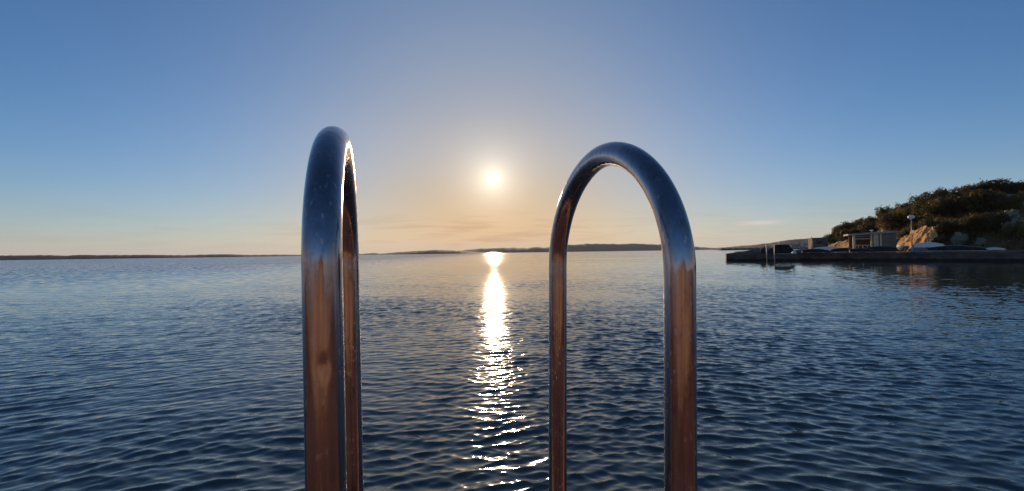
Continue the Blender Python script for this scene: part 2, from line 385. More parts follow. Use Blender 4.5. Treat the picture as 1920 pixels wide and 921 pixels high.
def vnoise(x, y, seed, octaves=4):
    # smooth sum of sines used as cheap noise on numpy arrays
    g = np.random.default_rng(seed); out = np.zeros_like(x); a = 1.0; k = 1.0
    for o in range(octaves):
        for j in range(4):
            th = g.uniform(0, 2 * np.pi); ph = g.uniform(0, 2 * np.pi); kk = k * g.uniform(0.7, 1.4)
            out += a * np.sin((x * np.cos(th) + y * np.sin(th)) * kk + ph) / 4
        a *= 0.55; k *= 2.1
    return out

# ------------------------------------------------------------------ sea
def build_sea():
    rs = [3.0]
    while rs[-1] < 60.0: rs.append(rs[-1] + 0.013 + 0.0022 * rs[-1])
    while rs[-1] < 9000.0: rs.append(rs[-1] * 1.09)
    rs = np.array([0.3, 1.2, 2.2] + rs)
    th = np.concatenate([np.radians(np.linspace(-88, -58, 60)[:-1]), np.radians(np.linspace(-58, 58, 900)), np.radians(np.linspace(58, 88, 60)[1:])])
    r, t = np.meshgrid(rs, th, indexing='ij')
    x, y = r * np.sin(t), r * np.cos(t)
    g = np.random.default_rng(11)
    z = np.zeros_like(x)
    amp = np.clip((46.0 - r + 5 * vnoise(x, y, 5, 2)) / 20.0, 0, 1); amp = amp * amp * (3 - 2 * amp)
    gust = np.clip(1.0 + 0.55 * vnoise(x * 0.30, y * 0.45, 21, 3), 0.45, 1.6)
    warp_x = x + 0.35 * vnoise(x * 0.5, y * 0.5, 31, 2); warp_y = y + 0.30 * vnoise(x * 0.5, y * 0.5, 32, 2) + 0.38 * np.sqrt(x * x + 20.0)   # fronts bowed by the quay
    nw = 72
    dx = np.zeros_like(x); dy = np.zeros_like(x)
    fall = amp * gust * (0.50 + 0.50 * np.exp(-((r - 3.0) / 15.0) ** 2))
    for i in range(nw):
        lam = 0.058 * (0.40 / 0.058) ** ((i + g.uniform(0, 1)) / nw)
        k = 2 * np.pi / lam
        d = g.normal(0, 0.30) + (0.22 if i % 2 else -0.18)
        s = WAVE_SLOPE * math.sqrt(2.0 / nw) * (1.15 if 0.10 < lam < 0.32 else 0.8)
        ph = k * (warp_x * math.sin(d) + warp_y * math.cos(d)) + g.uniform(0, 2 * np.pi)
        sn = np.sin(ph)
        z += s / k * np.cos(ph); dx -= s / k * sn * math.sin(d); dy -= s / k * sn * math.cos(d)
    for i in range(9):                                     # a few longer crossing wavelets
        lam = g.uniform(0.55, 1.7); k = 2 * np.pi / lam; d = g.normal(0, 0.5); s = 0.013
        ph = k * (warp_x * math.sin(d) + warp_y * math.cos(d)) + g.uniform(0, 2 * np.pi)
        z += s / k * np.cos(ph)
    z *= fall
    # crests drawn together: narrow tops, broad troughs
    x = x + 1.25 * dx * fall; y = y + 1.25 * dy * fall
    return setting(grid_mesh('sea', np.stack([x, y, z], -1), M['sea']))
WAVE_SLOPE = 0.175
build_sea()

# ------------------------------------------------------------------ quay under the camera and the added bank behind it
QUAY_Z = 1.12
def build_quay():
    b = MB().box((-60, -30, -2.5), (60, 0.74, QUAY_Z))
    setting(b.build('quay', M['quay']))
    # unseen reddish bank, added and shaped for the handrails' warm brown reflection
    xs = np.linspace(-30, 30, 260); ts = np.linspace(0, 1, 40)
    X, T = np.meshgrid(xs, ts, indexing='ij')
    Hh = 0.58 + 0.82 * np.exp(-(xs / 1.5) ** 4) + 0.30 * vnoise(xs * 1.9, xs * 0, 41, 3)
    Hh = Hh[:, None]
    Y = -1.7 - 1.2 * T ** 2.5 - 2.5 * np.clip(T - 0.8, 0, 1) * 5 * 0.5 - np.clip(np.abs(X) - 4, 0, 30) * 0.15
    Z = QUAY_Z - 0.05 + Hh * np.sin(np.clip(T, 0, 1) * np.pi / 2)
    Y = Y + 0.26 * vnoise(X * 2.4, Z * 2.4, 43, 4); Z = Z + 0.07 * vnoise(X * 4.0, T * 9.0, 44, 2) * (T > 0.04)
    setting(grid_mesh('reflection_bank', np.stack([X, Y, Z], -1)[::-1], M['rock']))
build_quay()

# ------------------------------------------------------------------ far land
def ridge(name, pts, dist, depth, seed, mat='island', rough=1.0):
    # pts: (px, py) of the skyline; a real ridge with a foreshore, dist metres out
    pts = [(a, b) for a, b in pts]
    px = np.linspace(pts[0][0], pts[-1][0], 220)
    py = np.interp(px, [p[0] for p in pts], [p[1] for p in pts])
    top = np.array([list(at(a, b, dist)) for a, b in zip(px, py)])
    h = np.maximum(top[:, 2], 0.0)
    h = h * (1 + 0.05 * rough * vnoise(px * 0.09, px * 0, seed, 3)) + dist * 0.0006 * rough * vnoise(px * 0.45, px * 0, seed + 1, 3)
    h = np.maximum(h, 0) * np.clip(np.minimum(np.arange(220), np.arange(220)[::-1]) / 6.0, 0, 1)
    ts = np.linspace(0, 1, 30)
    prof = np.sin(ts * np.pi) ** 0.8
    P = np.zeros((220, 30, 3))
    P[:, :, 0] = top[:, 0:1] * (1 + (ts - 0.5) * depth / dist); P[:, :, 1] = top[:, 1:2] + (ts - 0.5) * depth
    nz = vnoise(P[:, :, 0] / depth * 9, P[:, :, 1] / depth * 9, seed + 2, 4)
    P[:, :, 2] = -1.0 + (h[:, None] + 1.0) * prof * (1 - 0.16 * np.abs(nz) * (1 - prof ** 6))
    setting(grid_mesh(name, P[::-1], M[mat]))
ridge('island_low', [(-420, 483), (-200, 480), (0, 479), (70, 478.6), (130, 479.4), (150, 478.2), (190, 478.5), (290, 478), (345, 478.8), (380, 477.3), (430, 476.8), (470, 478.2), (520, 477.6), (560, 477.8), (620, 477.6), (690, 478)], 1900, 260, 51)
ridge('island_wooded', [(600, 479), (680, 476), (700, 474.4), (716, 475.8), (745, 472.8), (790, 470.3), (815, 468.8), (840, 469.2), (870, 470.8), (895, 472.5), (930, 473.5)], 2600, 380, 61)
ridge('island_long', [(820, 473), (858, 471), (875, 468.6), (900, 466), (960, 464.7), (990, 465.3), (1005, 463.2), (1022, 464.6), (1065, 459), (1085, 459), (1100, 457), (1130, 457.6), (1160, 458), (1190, 456.4), (1215, 458), (1240, 458.6), (1275, 461), (1305, 463), (1345, 465.4), (1380, 466.6)], 4200, 700, 71)
ridge('mainland_hills', [(1335, 466.5), (1400, 461.5), (1440, 456), (1470, 451.5), (1500, 448.2), (1530, 446), (1580, 441), (1640, 436), (1760, 428), (1950, 424), (2300, 430)], 1500, 500, 81)
ridge('mainland_far_hills', [(1300, 466.5), (1342, 465), (1400, 460), (1470, 456), (1600, 450)], 5200, 800, 91)
ridge('rocky_point', [(1345, 467), (1349, 465.2), (1400, 464.6), (1440, 464), (1500, 463), (1560, 462), (1640, 461)], 900, 60, 95)

# ------------------------------------------------------------------ pier and terrace
PZ = 1.25
PA, PB_, PC = on_level(1362, 490, 0), on_level(1640, 489.5, 0), on_level(1930, 492, 0)
PD = PC + (PC - PB_) * 1.5
def build_pier():
    front = [(PA.x, PA.y), (PB_.x, PB_.y), (PC.x, PC.y), (PD.x, PD.y)]
    pier = MB().prism(front + [(170, PD.y), (170, 150), (78, 150), (PA.x + 9.5, PA.y + 14), (PA.x + 2.6, PA.y + 5.5)], -2.0, PZ).build('pier', M['concrete'])
    setting(pier)
    # capping slabs along the pier edge, each a piece with an open joint
    n = 0
    for a, b in zip(front[:-1], front[1:]):
        a, b = Vector((*a, 0)), Vector((*b, 0)); L = (b - a).length; t = (b - a) / L; nrm = Vector((t.y, -t.x, 0))
        if nrm.dot(-a) < 0: nrm = -nrm
        k = max(1, int(L / 2.4))
        for i in range(k):
            p = a + t * (L * i / k + 0.02); q = a + t * (L * (i + 1) / k - 0.02)
            dz = random.uniform(-0.012, 0.012)
            c = [p + nrm * 0.10, q + nrm * 0.10, q - nrm * 0.8, p - nrm * 0.8]
            MB().prism([(v.x, v.y) for v in c], PZ - 0.22, PZ + 0.05 + dz).build('capping_slab', M['deck'], pier)
    # sloping concrete crown at the pier's head
    p0 = PA + Vector((0.6, 1.6, PZ + 0.004)); t = (PB_ - PA).normalized(); w = Vector((-t.y, t.x, 0)); w = w if w.y > 0 else -w
    vs = []
    for s, h in ((0.2, 0.02), (4.2, 0.62), (9.5, 0.66), (11.5, 0.05)):
        for d, k in ((0.0, 0.35), (1.0, 1.0), (3.4, 1.0), (4.4, 0.3)):
            q = p0 + t * s + w * d; vs.append((q.x, q.y, PZ + h * k))
    fs = [(i * 4 + j, (i + 1) * 4 + j, (i + 1) * 4 + j + 1, i * 4 + j + 1) for i in range(3) for j in range(3)]
    base = [(x, y, PZ - 0.3) for x, y, z in vs]; m = len(vs)
    rim = [0, 4, 8, 12, 13, 14, 15, 11, 7, 3, 2, 1]
    fs += [(rim[i], m + rim[i], m + rim[(i + 1) % 12], rim[(i + 1) % 12]) for i in range(12)]
    MB().add(vs + base, fs).build('pier_crown', M['concrete'], pier)
    return pier
build_pier()

# ------------------------------------------------------------------ hillside
HP = np.array([  # px, foot distance, crest distance, skyline py incl. trees, tree height
    (1538, 101, 118, 452, 2.2), (1560, 98, 118, 431, 3.4), (1600, 94, 115, 421, 3.6), (1638, 91, 108, 412, 3.6),
    (1652, 83, 95, 388, 3.6), (1700, 79, 88, 379, 3.6), (1735, 72, 84, 370, 3.4), (1760, 69, 80, 362, 3.2), (1840, 63, 74, 347, 3.2), (1920, 58, 70, 346, 3.0),
    (2100, 51, 64, 350, 3.0), (2300, 45, 60, 355, 3.0)], float)
def hill_at(px, t):
    """t: 0 at the foot, 1 at the crest, 2 well behind; returns x, y, z"""
    yb, yc, py, th = (np.interp(px, HP[:, 0], HP[:, i]) for i in (1, 2, 3, 4))
    y = yb + (yc - yb) * t
    q = on_level(px, 300.0, 2.5)                      # only its bearing is used
    x = y * (q.x / q.y)
    zc = at(px, py, yc).z - th
    zb = PZ - 0.1
    s = min(t, 1.0)
    z = zb + (zc - zb) * (0.22 * s + 0.78 * (s * s * (3 - 2 * s)) ** 0.75) if t > 0 else zb
    if t > 1: z = zc - (t - 1) * 0.4
    return x, y, z
def hill_grid():
    pxs = np.concatenate([np.linspace(1536, 1930, 170), np.linspace(1934, 2300, 30)]); ts = np.concatenate([np.linspace(-0.05, 1.0, 60), np.linspace(1.05, 3.0, 14)])
    P = np.array([[hill_at(a, t) for t in ts] for a in pxs])
    nz = vnoise(P[:, :, 0] * 0.6, P[:, :, 1] * 0.6, 101, 4)
    fade = np.clip(ts / 0.15, 0, 1)[None, :]
    P[:, :, 2] += 0.45 * nz * fade; P[:, :, 0] += 0.3 * vnoise(P[:, :, 1] * 0.9, P[:, :, 2] * 0.9, 103, 3) * fade
    setting(grid_mesh('hillside', P[::-1], M['hill']))
    return P
hill_grid()

def cliff(name, p1, p2, height, drop, seed):
    # bare ochre face, looking left and slightly away from the camera
    p1.z = p2.z = 0
    d = (p2 - p1); L = d.length; t = d / L; n = Vector((-t.y, t.x, 0)); n = n if n.x < 0 else -n
    us = np.linspace(-0.05, 1.05, 90); vs = np.linspace(0, 1, 50)
    P = np.zeros((90, 50, 3))
    for i, u in enumerate(us):
        top = height - drop * max(0, u - 0.35) ** 1.2 - 2.5 * max(0, 0.12 - u) * 4 + 0.35 * mnoise.noise(Vector((u * 8, 0, seed)))
        for j, v in enumerate(vs):
            back = 1.5 * v ** 1.5 - 0.8 * (1 - v) ** 4
            q = p1 + t * (u * L) - n * back
            z = PZ - 0.1 + top * v
            k = mnoise.noise(Vector((u * 7, v * 2.0, seed))) * 0.42 + mnoise.noise(Vector((u * 24, v * 4.0, seed + 4))) * 0.20 + mnoise.noise(Vector((u * 40, v * 22, seed + 7))) * 0.09
            q = q + n * k
            P[i, j] = (q.x, q.y, z + 0.12 * mnoise.noise(Vector((u * 20, v * 20, 9))))
    setting(grid_mesh(name, P, M['cliff']))
cliff('cliff', at(1733, 466, 69.8), at(1676, 464, 80.0), 4.3, 2.6, 0.3)
cliff('earth_bank', at(1612, 466, 86.0), at(1550, 464, 99.0), 2.6, 1.2, 5.3)

# ------------------------------------------------------------------ trees and shrubs
def crown_mesh(name, seed, w, h, n, size, lobes, mat):
    g = np.random.default_rng(seed)
    cs = []
    for i in range(lobes):
        a = g.uniform(0, 2 * np.pi); rr = g.uniform(0.1, 0.62) * w
        cs.append((rr * math.cos(a), rr * math.sin(a), h * g.uniform(0.32, 0.78), w * g.uniform(0.26, 0.5), h * g.uniform(0.16, 0.30)))
    vs, fs = [], []
    for i in range(n):
        c = cs[g.integers(lobes)]
        v = g.normal(size=3); v /= np.linalg.norm(v)
        k = g.uniform(0.55, 1.08) ** 0.7 * (g.uniform(1.0, 1.45) if g.random() < 0.14 else 1.0)
        p = np.array([c[0] + v[0] * c[3] * k, c[1] + v[1] * c[3] * k, c[2] + v[2] * c[4] * k])
        nv = v + g.normal(0, 0.6, 3); nv /= np.linalg.norm(nv)
        a = np.cross(nv, [0.3, 0.5, 0.8]); a /= np.linalg.norm(a); b = np.cross(nv, a)
        s = size * g.uniform(0.5, 1.2); th = g.uniform(0, 6.28); a, b = a * math.cos(th) + b * math.sin(th), b * math.cos(th) - a * math.sin(th)
        o = len(vs)
        vs += [p - a * s, p - b * s * 0.5 + nv * s * 0.1, p + a * s, p + b * s * 0.5 + nv * s * 0.1]
        fs.append((o, o + 1, o + 2, o + 3))
    me = bpy.data.meshes.new(name); me.from_pydata([tuple(v) for v in vs], [], fs); me.materials.append(mat)
    return me, cs
def trunk_mesh(name, seed, h, cs):
    g = random.Random(seed); m = MB()
    lean = Vector((g.uniform(-0.12, 0.12) * h, g.uniform(-0.12, 0.12) * h, h * 0.5))
    m.tube([(0, 0, -0.5), (lean.x * 0.2, lean.y * 0.2, h * 0.15), (lean.x * 0.6, lean.y * 0.6, h * 0.34), lean], [0.17, 0.14, 0.10, 0.06], 7)
    for c in cs[:5]:
        m.tube([lean * 0.62, lean * 0.62 + (Vector(c[:3]) - lean * 0.62) * 0.55 + Vector((0, 0, 0.15)), Vector(c[:3])], [0.07, 0.05, 0.02], 5)
    me = bpy.data.meshes.new(name); me.from_pydata(m.v, [], m.f); me.materials.append(M['bark'])
    return me
KINDS = {}
for key, mat, w, h, n, size, lobes, seeds in (('dark', 'leaf_dark', 2.1, 4.0, 2100, 0.165, 9, (1, 2, 3, 4)), ('olive', 'leaf_olive', 1.9, 3.8, 1900, 0.16, 9, (5, 6, 7)), ('silver', 'leaf_silver', 1.1, 2.2, 900, 0.13, 6, (8, 9, 10))):
    L = []
    for s in seeds:
        cm, cs = crown_mesh('crown', s, w, h, n, size, lobes, M[mat]); L.append((cm, trunk_mesh('trunk', s, h, cs)))
    KINDS[key] = L
def plant(kind, px, t, scale, label, cat='tree', name='evergreen_tree', group=None, wide=1.0, i=0):
    x, y, z = hill_at(px, t)
    cm, tm = KINDS[kind][i % len(KINDS[kind])]
    r = empty(name, (x, y, z - 0.1), random.uniform(0, 6.28)); r.scale = (scale * wide, scale * wide, scale)
    tag(r, label, cat, group)
    link('trunk', tm, None, r); link('crown', cm, None, r)
    return r
G1 = 'dark trees along the hill crest'; G2 = 'trees and bushes on the hillside'; G3 = 'low trees on the far slope behind the pavilion'
TREES = [
    # far slope, left of the main hill
    ('dark', 1548, .9, .75, 'lowest small dark tree at the left tip of the wooded slope', G3), ('olive', 1558, .95, .85, 'brownish low tree second from the left tip of the slope', G3),
    ('dark', 1572, .95, .95, 'rounded dark tree above the long white boat', G3), ('dark', 1586, 1., .95, 'dark tree left of the pavilion roof edge', G3),
    ('dark', 1602, 1., 1., 'dark round tree above the pavilion\'s left column', G3), ('dark', 1618, 1., 1., 'dark tree crown above the middle of the pergola roof', G3),
    ('dark', 1634, 1., 1., 'dark tree just left of the tall brown-edged tree', G3), ('dark', 1575, .45, .8, 'dark bush on the lower slope over the long white boat', G3),
    ('dark', 1600, .5, .9, 'dark tree directly behind the pavilion\'s left end', G3), ('olive', 1560, .3, .55, 'small sunlit bush at the foot of the far slope', G3),
    ('dark', 1625, .5, .95, 'dark tree directly behind the pergola beams', G3),
    # front hill, crest
    ('olive', 1651, .95, .85, 'tree with sunlit brown edge at the front hill\'s left shoulder', G1), ('dark', 1664, .95, .95, 'dark tree beside the sunlit left shoulder of the hill', G1),
    ('olive', 1684, .95, .95, 'olive-toned tree on the crest left of the lamp head', G1), ('dark', 1704, 1., .9, 'dark tree on the crest right above the lamp head', G1),
    ('dark', 1724, 1., .95, 'dark tree on the crest right of the lamp head', G1), ('dark', 1744, 1., .85, 'dark dome-shaped tree left of the gap in the crest', G1),
    ('dark', 1758, 1., 1., 'reddish dark tree beside the notch in the skyline', G1), ('olive', 1776, 1., .85, 'greenish tree just right of the notch in the skyline', G1),
    ('olive', 1794, .98, .95, 'bright olive tree on the rising part of the crest', G1), ('olive', 1812, 1., .95, 'second bright olive tree on the crest, nearer the summit', G1),
    ('dark', 1830, 1., .9, 'dark tree left of the summit', G1), ('dark', 1848, 1., .9, 'dark flat-topped tree at the summit\'s left side', G1),
    ('dark', 1868, 1., .95, 'dark tree at the highest point of the skyline', G1), ('dark', 1885, 1., .95, 'twin-lobed dark tree right of the highest point', G1),
    ('dark', 1902, 1., .85, 'thin dark tree on the crest near the right edge', G1), ('dark', 1920, 1., .9, 'dark crest tree cut by the right edge of the picture', G1),
    # front hill, slope
    ('dark', 1668, .55, .9, 'dark tree hanging over the pavilion\'s grey wall', G2), ('olive', 1660, .6, .8, 'sunlit olive bush above the pavilion\'s lit columns', G2),
    ('olive', 1688, .75, .8, 'olive bush growing over the top of the ochre cliff', G2), ('dark', 1708, .7, .95, 'dark tree behind the lamp head over the cliff', G2),
    ('dark', 1730, .62, 1., 'dark tree at the cliff\'s right top corner', G2), ('dark', 1752, .6, 1., 'dark tree on mid slope right of the cliff', G2),
    ('dark', 1776, .62, 1., 'dark tree on mid slope under the notch', G2), ('dark', 1800, .6, 1., 'dark tree in the middle of the shaded slope', G2),
    ('dark', 1824, .62, 1., 'dark tree in the shade under the summit', G2), ('dark', 1848, .66, .95, 'dark tree below the pale terrace wall', G2),
    ('olive', 1880, .7, .8, 'brown-olive bush under the pale roadside wall', G2), ('olive', 1904, .66, .8, 'reddish olive bush near the right edge, mid slope', G2),
    ('olive', 1694, .34, .62, 'olive bush spilling over the left rim of the ochre cliff', G2), ('dark', 1716, .36, .7, 'dark bush on the rim of the cliff behind the lamp pole', G2),
    ('dark', 1738, .30, .75, 'dark bush closing the right side of the ochre cliff', G2), ('olive', 1683, .30, .5, 'small olive bush between the grey wall and the cliff', G2),
    ('dark', 1748, .28, .85, 'dark bush right of the ochre cliff\'s foot', G2), ('dark', 1770, .25, .85, 'dark bush behind the white upturned boat\'s tip', G2),
    ('dark', 1812, .27, .85, 'dark bush right of the forked silver shrub', G2), ('dark', 1836, .3, .85, 'dark bush above the pale end of the long dark hull', G2),
    ('dark', 1862, .3, .8, 'dark bush between the two silver shrubs', G2), ('olive', 1900, .2, .7, 'olive bush low on the slope at the right edge', G2),
]
for i, (k, px, t, s, lab, grp) in enumerate(TREES):
    plant(k, px, t, s * (1.3 if grp is G3 else 1.12), lab, 'tree' if s >= .8 else 'bush', {'dark': 'evergreen_tree', 'olive': 'olive_tree'}[k], grp, random.uniform(1.0, 1.25), i)
for i, (px, t, s, lab) in enumerate((
        (1789, .10, .85, 'silver-green forked shrub at the foot of the slope right of the white hull'), (1800, .16, .6, 'small pale shrub leaning beside the forked silver shrub'),
        (1886, .38, .95, 'tall silver shrub with curved top on the right slope'), (1904, .28, .9, 'silver shrub near the right edge, lower than its neighbour'),
        (1757, .22, .5, 'small grey-green shrub right of the cliff'), (1838, .10, .5, 'low pale shrub above the bright patch of terrace'))):
    plant('silver', px, t, s * 1.45, lab, 'shrub', 'silver_shrub', 'silver-green shrubs on the slope', 1.0, i)
def undergrowth():
    g = np.random.default_rng(77); vs, fs = [], []
    for i in range(20000):
        px = g.uniform(1540, 2050); t = g.uniform(0.03, 1.15)
        if 1672 < px < 1742 and t < 0.30: continue
        x, y, z = hill_at(px, t)
        if mnoise.noise(Vector((x * 0.22, y * 0.22, 3.0))) > 0.12: continue
        p = np.array([x + g.normal(0, .15), y + g.normal(0, .15), z + g.uniform(0, 0.75)])
        a = g.normal(size=3); a /= np.linalg.norm(a); b = np.cross(a, g.normal(size=3)); b /= np.linalg.norm(b); s = g.uniform(0.10, 0.24)
        o = len(vs); vs += [tuple(p - a * s), tuple(p - b * s * .5), tuple(p + a * s), tuple(p + b * s * .5)]; fs.append((o, o + 1, o + 2, o + 3))
    me = bpy.data.meshes.new('undergrowth'); me.from_pydata(vs, [], fs)
    o = link('undergrowth', me, M['leaf_olive']); setting(o, 'stuff'); o['label'] = 'dense dark undergrowth covering the hillside'; o['category'] = 'undergrowth'
undergrowth()
def slope_wall(px, t, length, lab):
    x, y, z = hill_at(px, t)
    o = empty('terrace_wall', (x - 0.8, y - 0.8, z), R(-38)); tag(o, lab, 'wall', 'pale walls high on the hillside')
    MB().box((-length / 2, -0.2, -0.8), (length / 2, 0.2, 1.5), 0.03).build('masonry', M['pale_stone'], o)
    MB().box((-length / 2 - 0.05, -0.27, 1.503), (length / 2 + 0.05, 0.27, 1.62)).build('coping', M['pale_stone'], o)
slope_wall(1880, 0.86, 2.2, 'short pale wall among dark trees under the summit')
slope_wall(1912, 0.84, 2.6, 'pale wall high on the slope at the right edge')

# ------------------------------------------------------------------ pavilion
def pavilion():
    a = at(1597, 465, 74); b = at(1681, 464, 71)
    a.z = b.z = PZ; d = (b - a); L = d.length; rz = math.atan2(d.y, d.x)
    r = empty('beach_pavilion', a, rz); tag(r, 'low pavilion with flat roof, open beamed terrace and grey end wall', 'pavilion')
    ux = lambda px: (at(px, 465, 81).x - a.x) / d.x * L * 1.0
    Hh = 3.45; D = 4.5
    x_w = L * 0.685
    MB().box((x_w, 0, 0), (L, D, Hh - 0.30)).build('wall', M['render_wall'], r)
    MB().box((0.2, D - 0.25, 0), (x_w - 0.01, D, Hh - 0.30)).build('back_wall', M['brown_wall'], r)
    MB().add([(-0.5, -0.45, Hh - .62), (L + .1, -0.45, Hh - .297), (L + .1, D + .4, Hh - .297), (-0.5, D + .4, Hh - .62), (-0.5, -0.45, Hh - .34), (L + .1, -0.45, Hh), (L + .1, D + .4, Hh), (-0.5, D + .4, Hh - .34)],
             [(3, 2, 1, 0), (4, 5, 6, 7), (0, 1, 5, 4), (1, 2, 6, 5), (2, 3, 7, 6), (3, 0, 4, 7)]).build('roof', M['roof_slab'], r)
    for x, w in ((0.35, .32), (L * .46, .22), (L * .535, .30), (L * .59, .26), (L * .665, .24)):
        c = MB().box((x - w / 2, 0.02, 0), (x + w / 2, 0.02 + w, Hh - .40)).build('column', M['cream'], r)
        MB().box((x - w / 2 - .05, -0.03, 0.0), (x + w / 2 + .05, 0.07 + w, 0.18)).build('plinth', M['render_wall'], c)
    for z, h in ((1.05, .14), (2.15, .16), (2.62, .10)):
        MB().box((0.53, 0.10, z), (L * .46 - .13, 0.20, z + h)).build('beam', M['wood'], r)
    for k in range(5):
        x = 0.9 + k * 0.6
        MB().box((x, 0.12, 0.05), (x + .07, 0.18, 1.047)).build('baluster', M['wood'], r)
    MB().box((L * .73, -0.02, 0.0), (L * .73 + .9, -0.004, 2.05)).build('door', M['render_wall'], r)
    vent = MB().lathe([(0.10, 0), (0.10, .30), (0.26, .32), (0.26, .42), (0.08, .5)], 12).build('roof_vent', M['lamp_white'], r, True, (L * .5, 1.2, Hh - .17))
pavilion()

# ------------------------------------------------------------------ lamp post
def lamp_post():
    p = on_level(1710.5, 472, PZ); top = at(1710.5, 405, p.y).z - PZ
    r = empty('lamp_post', (p.x, p.y, PZ)); tag(r, 'tall street lamp with white flattened globe in front of the ochre cliff', 'street lamp')
    MB().lathe([(0.20, 0), (0.20, .06), (0.11, .10), (0.10, .7), (0.075, .75)], 14).build('base', M['pole'], r, True)
    MB().tube([(0, 0, .72), (0, 0, top * .5), (0, 0, top - .5)], [.068, .060, .048], 12).build('pole', M['pole'], r, True)
    hd = MB().lathe([(0.05, -.55), (.10, -.5), (0.12, -.45), (.32, -.40), (.42, -.24), (.41, -.10), (.30, 0.04), (.12, .10), (.01, .11)], 20).build('lamp_head', M['lamp_white'], r, True, (0, 0, top))
    MB().lathe([(.13, -.56), (.13, -.46), (.10, -.44)], 14).build('collar', M['pole'], hd, True)
lamp_post()

# ------------------------------------------------------------------ boats on the terrace
def hull_loft(L, Wd, Hh, n=14, m=9, bow=1.0):
    """upturned hull along x, keel up; bow at +x"""
    vs = []
    for i in range(n):
        u = i / (n - 1)
        w = Wd / 2 * (min(1, 0.80 + 0.5 * u) if u < .4 else max(0.02, math.cos((u - .4) / .6 * math.pi / 2) ** 0.8))
        h = Hh * (0.52 + 0.48 * math.sin((0.08 + 0.92 * u) * math.pi)) * (1 - 0.15 * max(0, u - .6) / .4 * bow)
        x = L * (u - .5)
        for j in range(m):
            a = math.pi * j / (m - 1)
            vs.append((x + (0.05 * L * math.sin(a) * -1 if u > .95 else 0), -w * math.copysign(abs(math.cos(a)) ** .95, math.cos(a)), h * max(0.0, math.sin(a)) ** .95))
    fs = [(i * m + j, (i + 1) * m + j, (i + 1) * m + j + 1, i * m + j + 1) for i in range(n - 1) for j in range(m - 1)]
    fs.append(tuple(range(m))[::-1]); fs.append(tuple(range((n - 1) * m, n * m)))
    return vs, fs, n, m
def boat(px, py, length, width, height, rz, hull, trim, label, z=None, upright=False, y=None, group='small boats laid up on the terrace'):
    p = on_level(px, py, PZ) if y is None else at(px, py, y)
    r = empty('rowing_boat', (p.x, p.y, PZ if z is None else z), rz); tag(r, label, 'boat', group)
    vs, fs, n, m = hull_loft(length, width, height)
    if upright: vs = [(x, yy, height - zz) for x, yy, zz in vs]; fs = [f[::-1] for f in fs]
    zz0 = 0.10
    vs = [(x, yy, zz + zz0) for x, yy, zz in vs]
    MB().add(vs, fs[:-2] + ([fs[-1]] if upright else fs[-2:])).build('hull', M[hull], r, True)
    for side in (0, m - 1):
        MB().tube([vs[i * m + side] for i in range(n)], 0.05, 6).build('gunwale', M[trim], r, True)
    MB().tube([(vs[i * m + m // 2][0], 0, vs[i * m + m // 2][2] + (.0 if not upright else -.0)) for i in range(n)], 0.045, 6).build('keel', M[trim], r, True)
    if upright:
        for x in (-.2 * length, .12 * length):
            MB().box((x - .1, -width * .44, height * .70), (x + .1, width * .44, height * .70 + .04)).build('thwart', M['wood'], r)
    for x in (-.28 * length, .25 * length):
        MB().box((x - .06, -width * .5, 0.0), (x + .06, width * .5, 0.12)).build('trestle', M['wood'], r)
    return r
AL = math.atan2((PC - PB_).y, (PC - PB_).x); AL2 = math.atan2((PB_ - PA).y, (PB_ - PA).x)
boat(1743, 466, 3.6, 1.5, .72, AL2 - .1, 'hull_white', 'hull_white', 'white upturned boat lying below the cliff, right of the lamp post', z=PZ + .55, y=66)
boat(1795, 471.5, 5.8, 1.8, .72, AL2 - .35, 'hull_dark', 'pole', 'long dark upturned hull with pale rim, right of the white boat')
boat(1655, 473, 4.6, 1.7, .78, AL2, 'hull_dark', 'hull_grey', 'dark upturned boat in front of the pavilion\'s grey wall')
boat(1694, 473.2, 2.6, 1.25, .75, R(-125), 'hull_grey', 'hull_white', 'small boat with white pointed bow at the lamp post\'s foot', upright=True)
boat(1724, 471.5, 2.4, 1.2, .50, AL2 + .2, 'hull_grey', 'hull_grey', 'small grey upturned dinghy just right of the lamp post')
boat(1553, 473, 4.0, 1.4, .55, AL2, 'hull_white', 'hull_white', 'long white upturned boat under the low left trees', z=PZ + .28)
boat(1585, 474, 3.6, 1.4, .62, AL2 + .1, 'hull_dark', 'hull_white', 'low dark boat with white bow left of the pavilion')
boat(1530, 474.5, 3.6, 1.3, .52, AL2 + .05, 'hull_dark', 'hull_grey', 'low dark boat left of the long white boat')
boat(1508, 474, 2.6, 1.2, .48, AL2 + .1, 'hull_grey', 'hull_white', 'pale grey dinghy near the black container')
boat(1616, 474, 3.0, 1.3, .52, AL2 + .15, 'hull_dark', 'hull_grey', 'dark boat in front of the pergola\'s railing')
boat(1866, 470.5, 2.2, 1.0, .40, AL + .6, 'hull_white', 'hull_red', 'small white boat with red trim near the right edge')

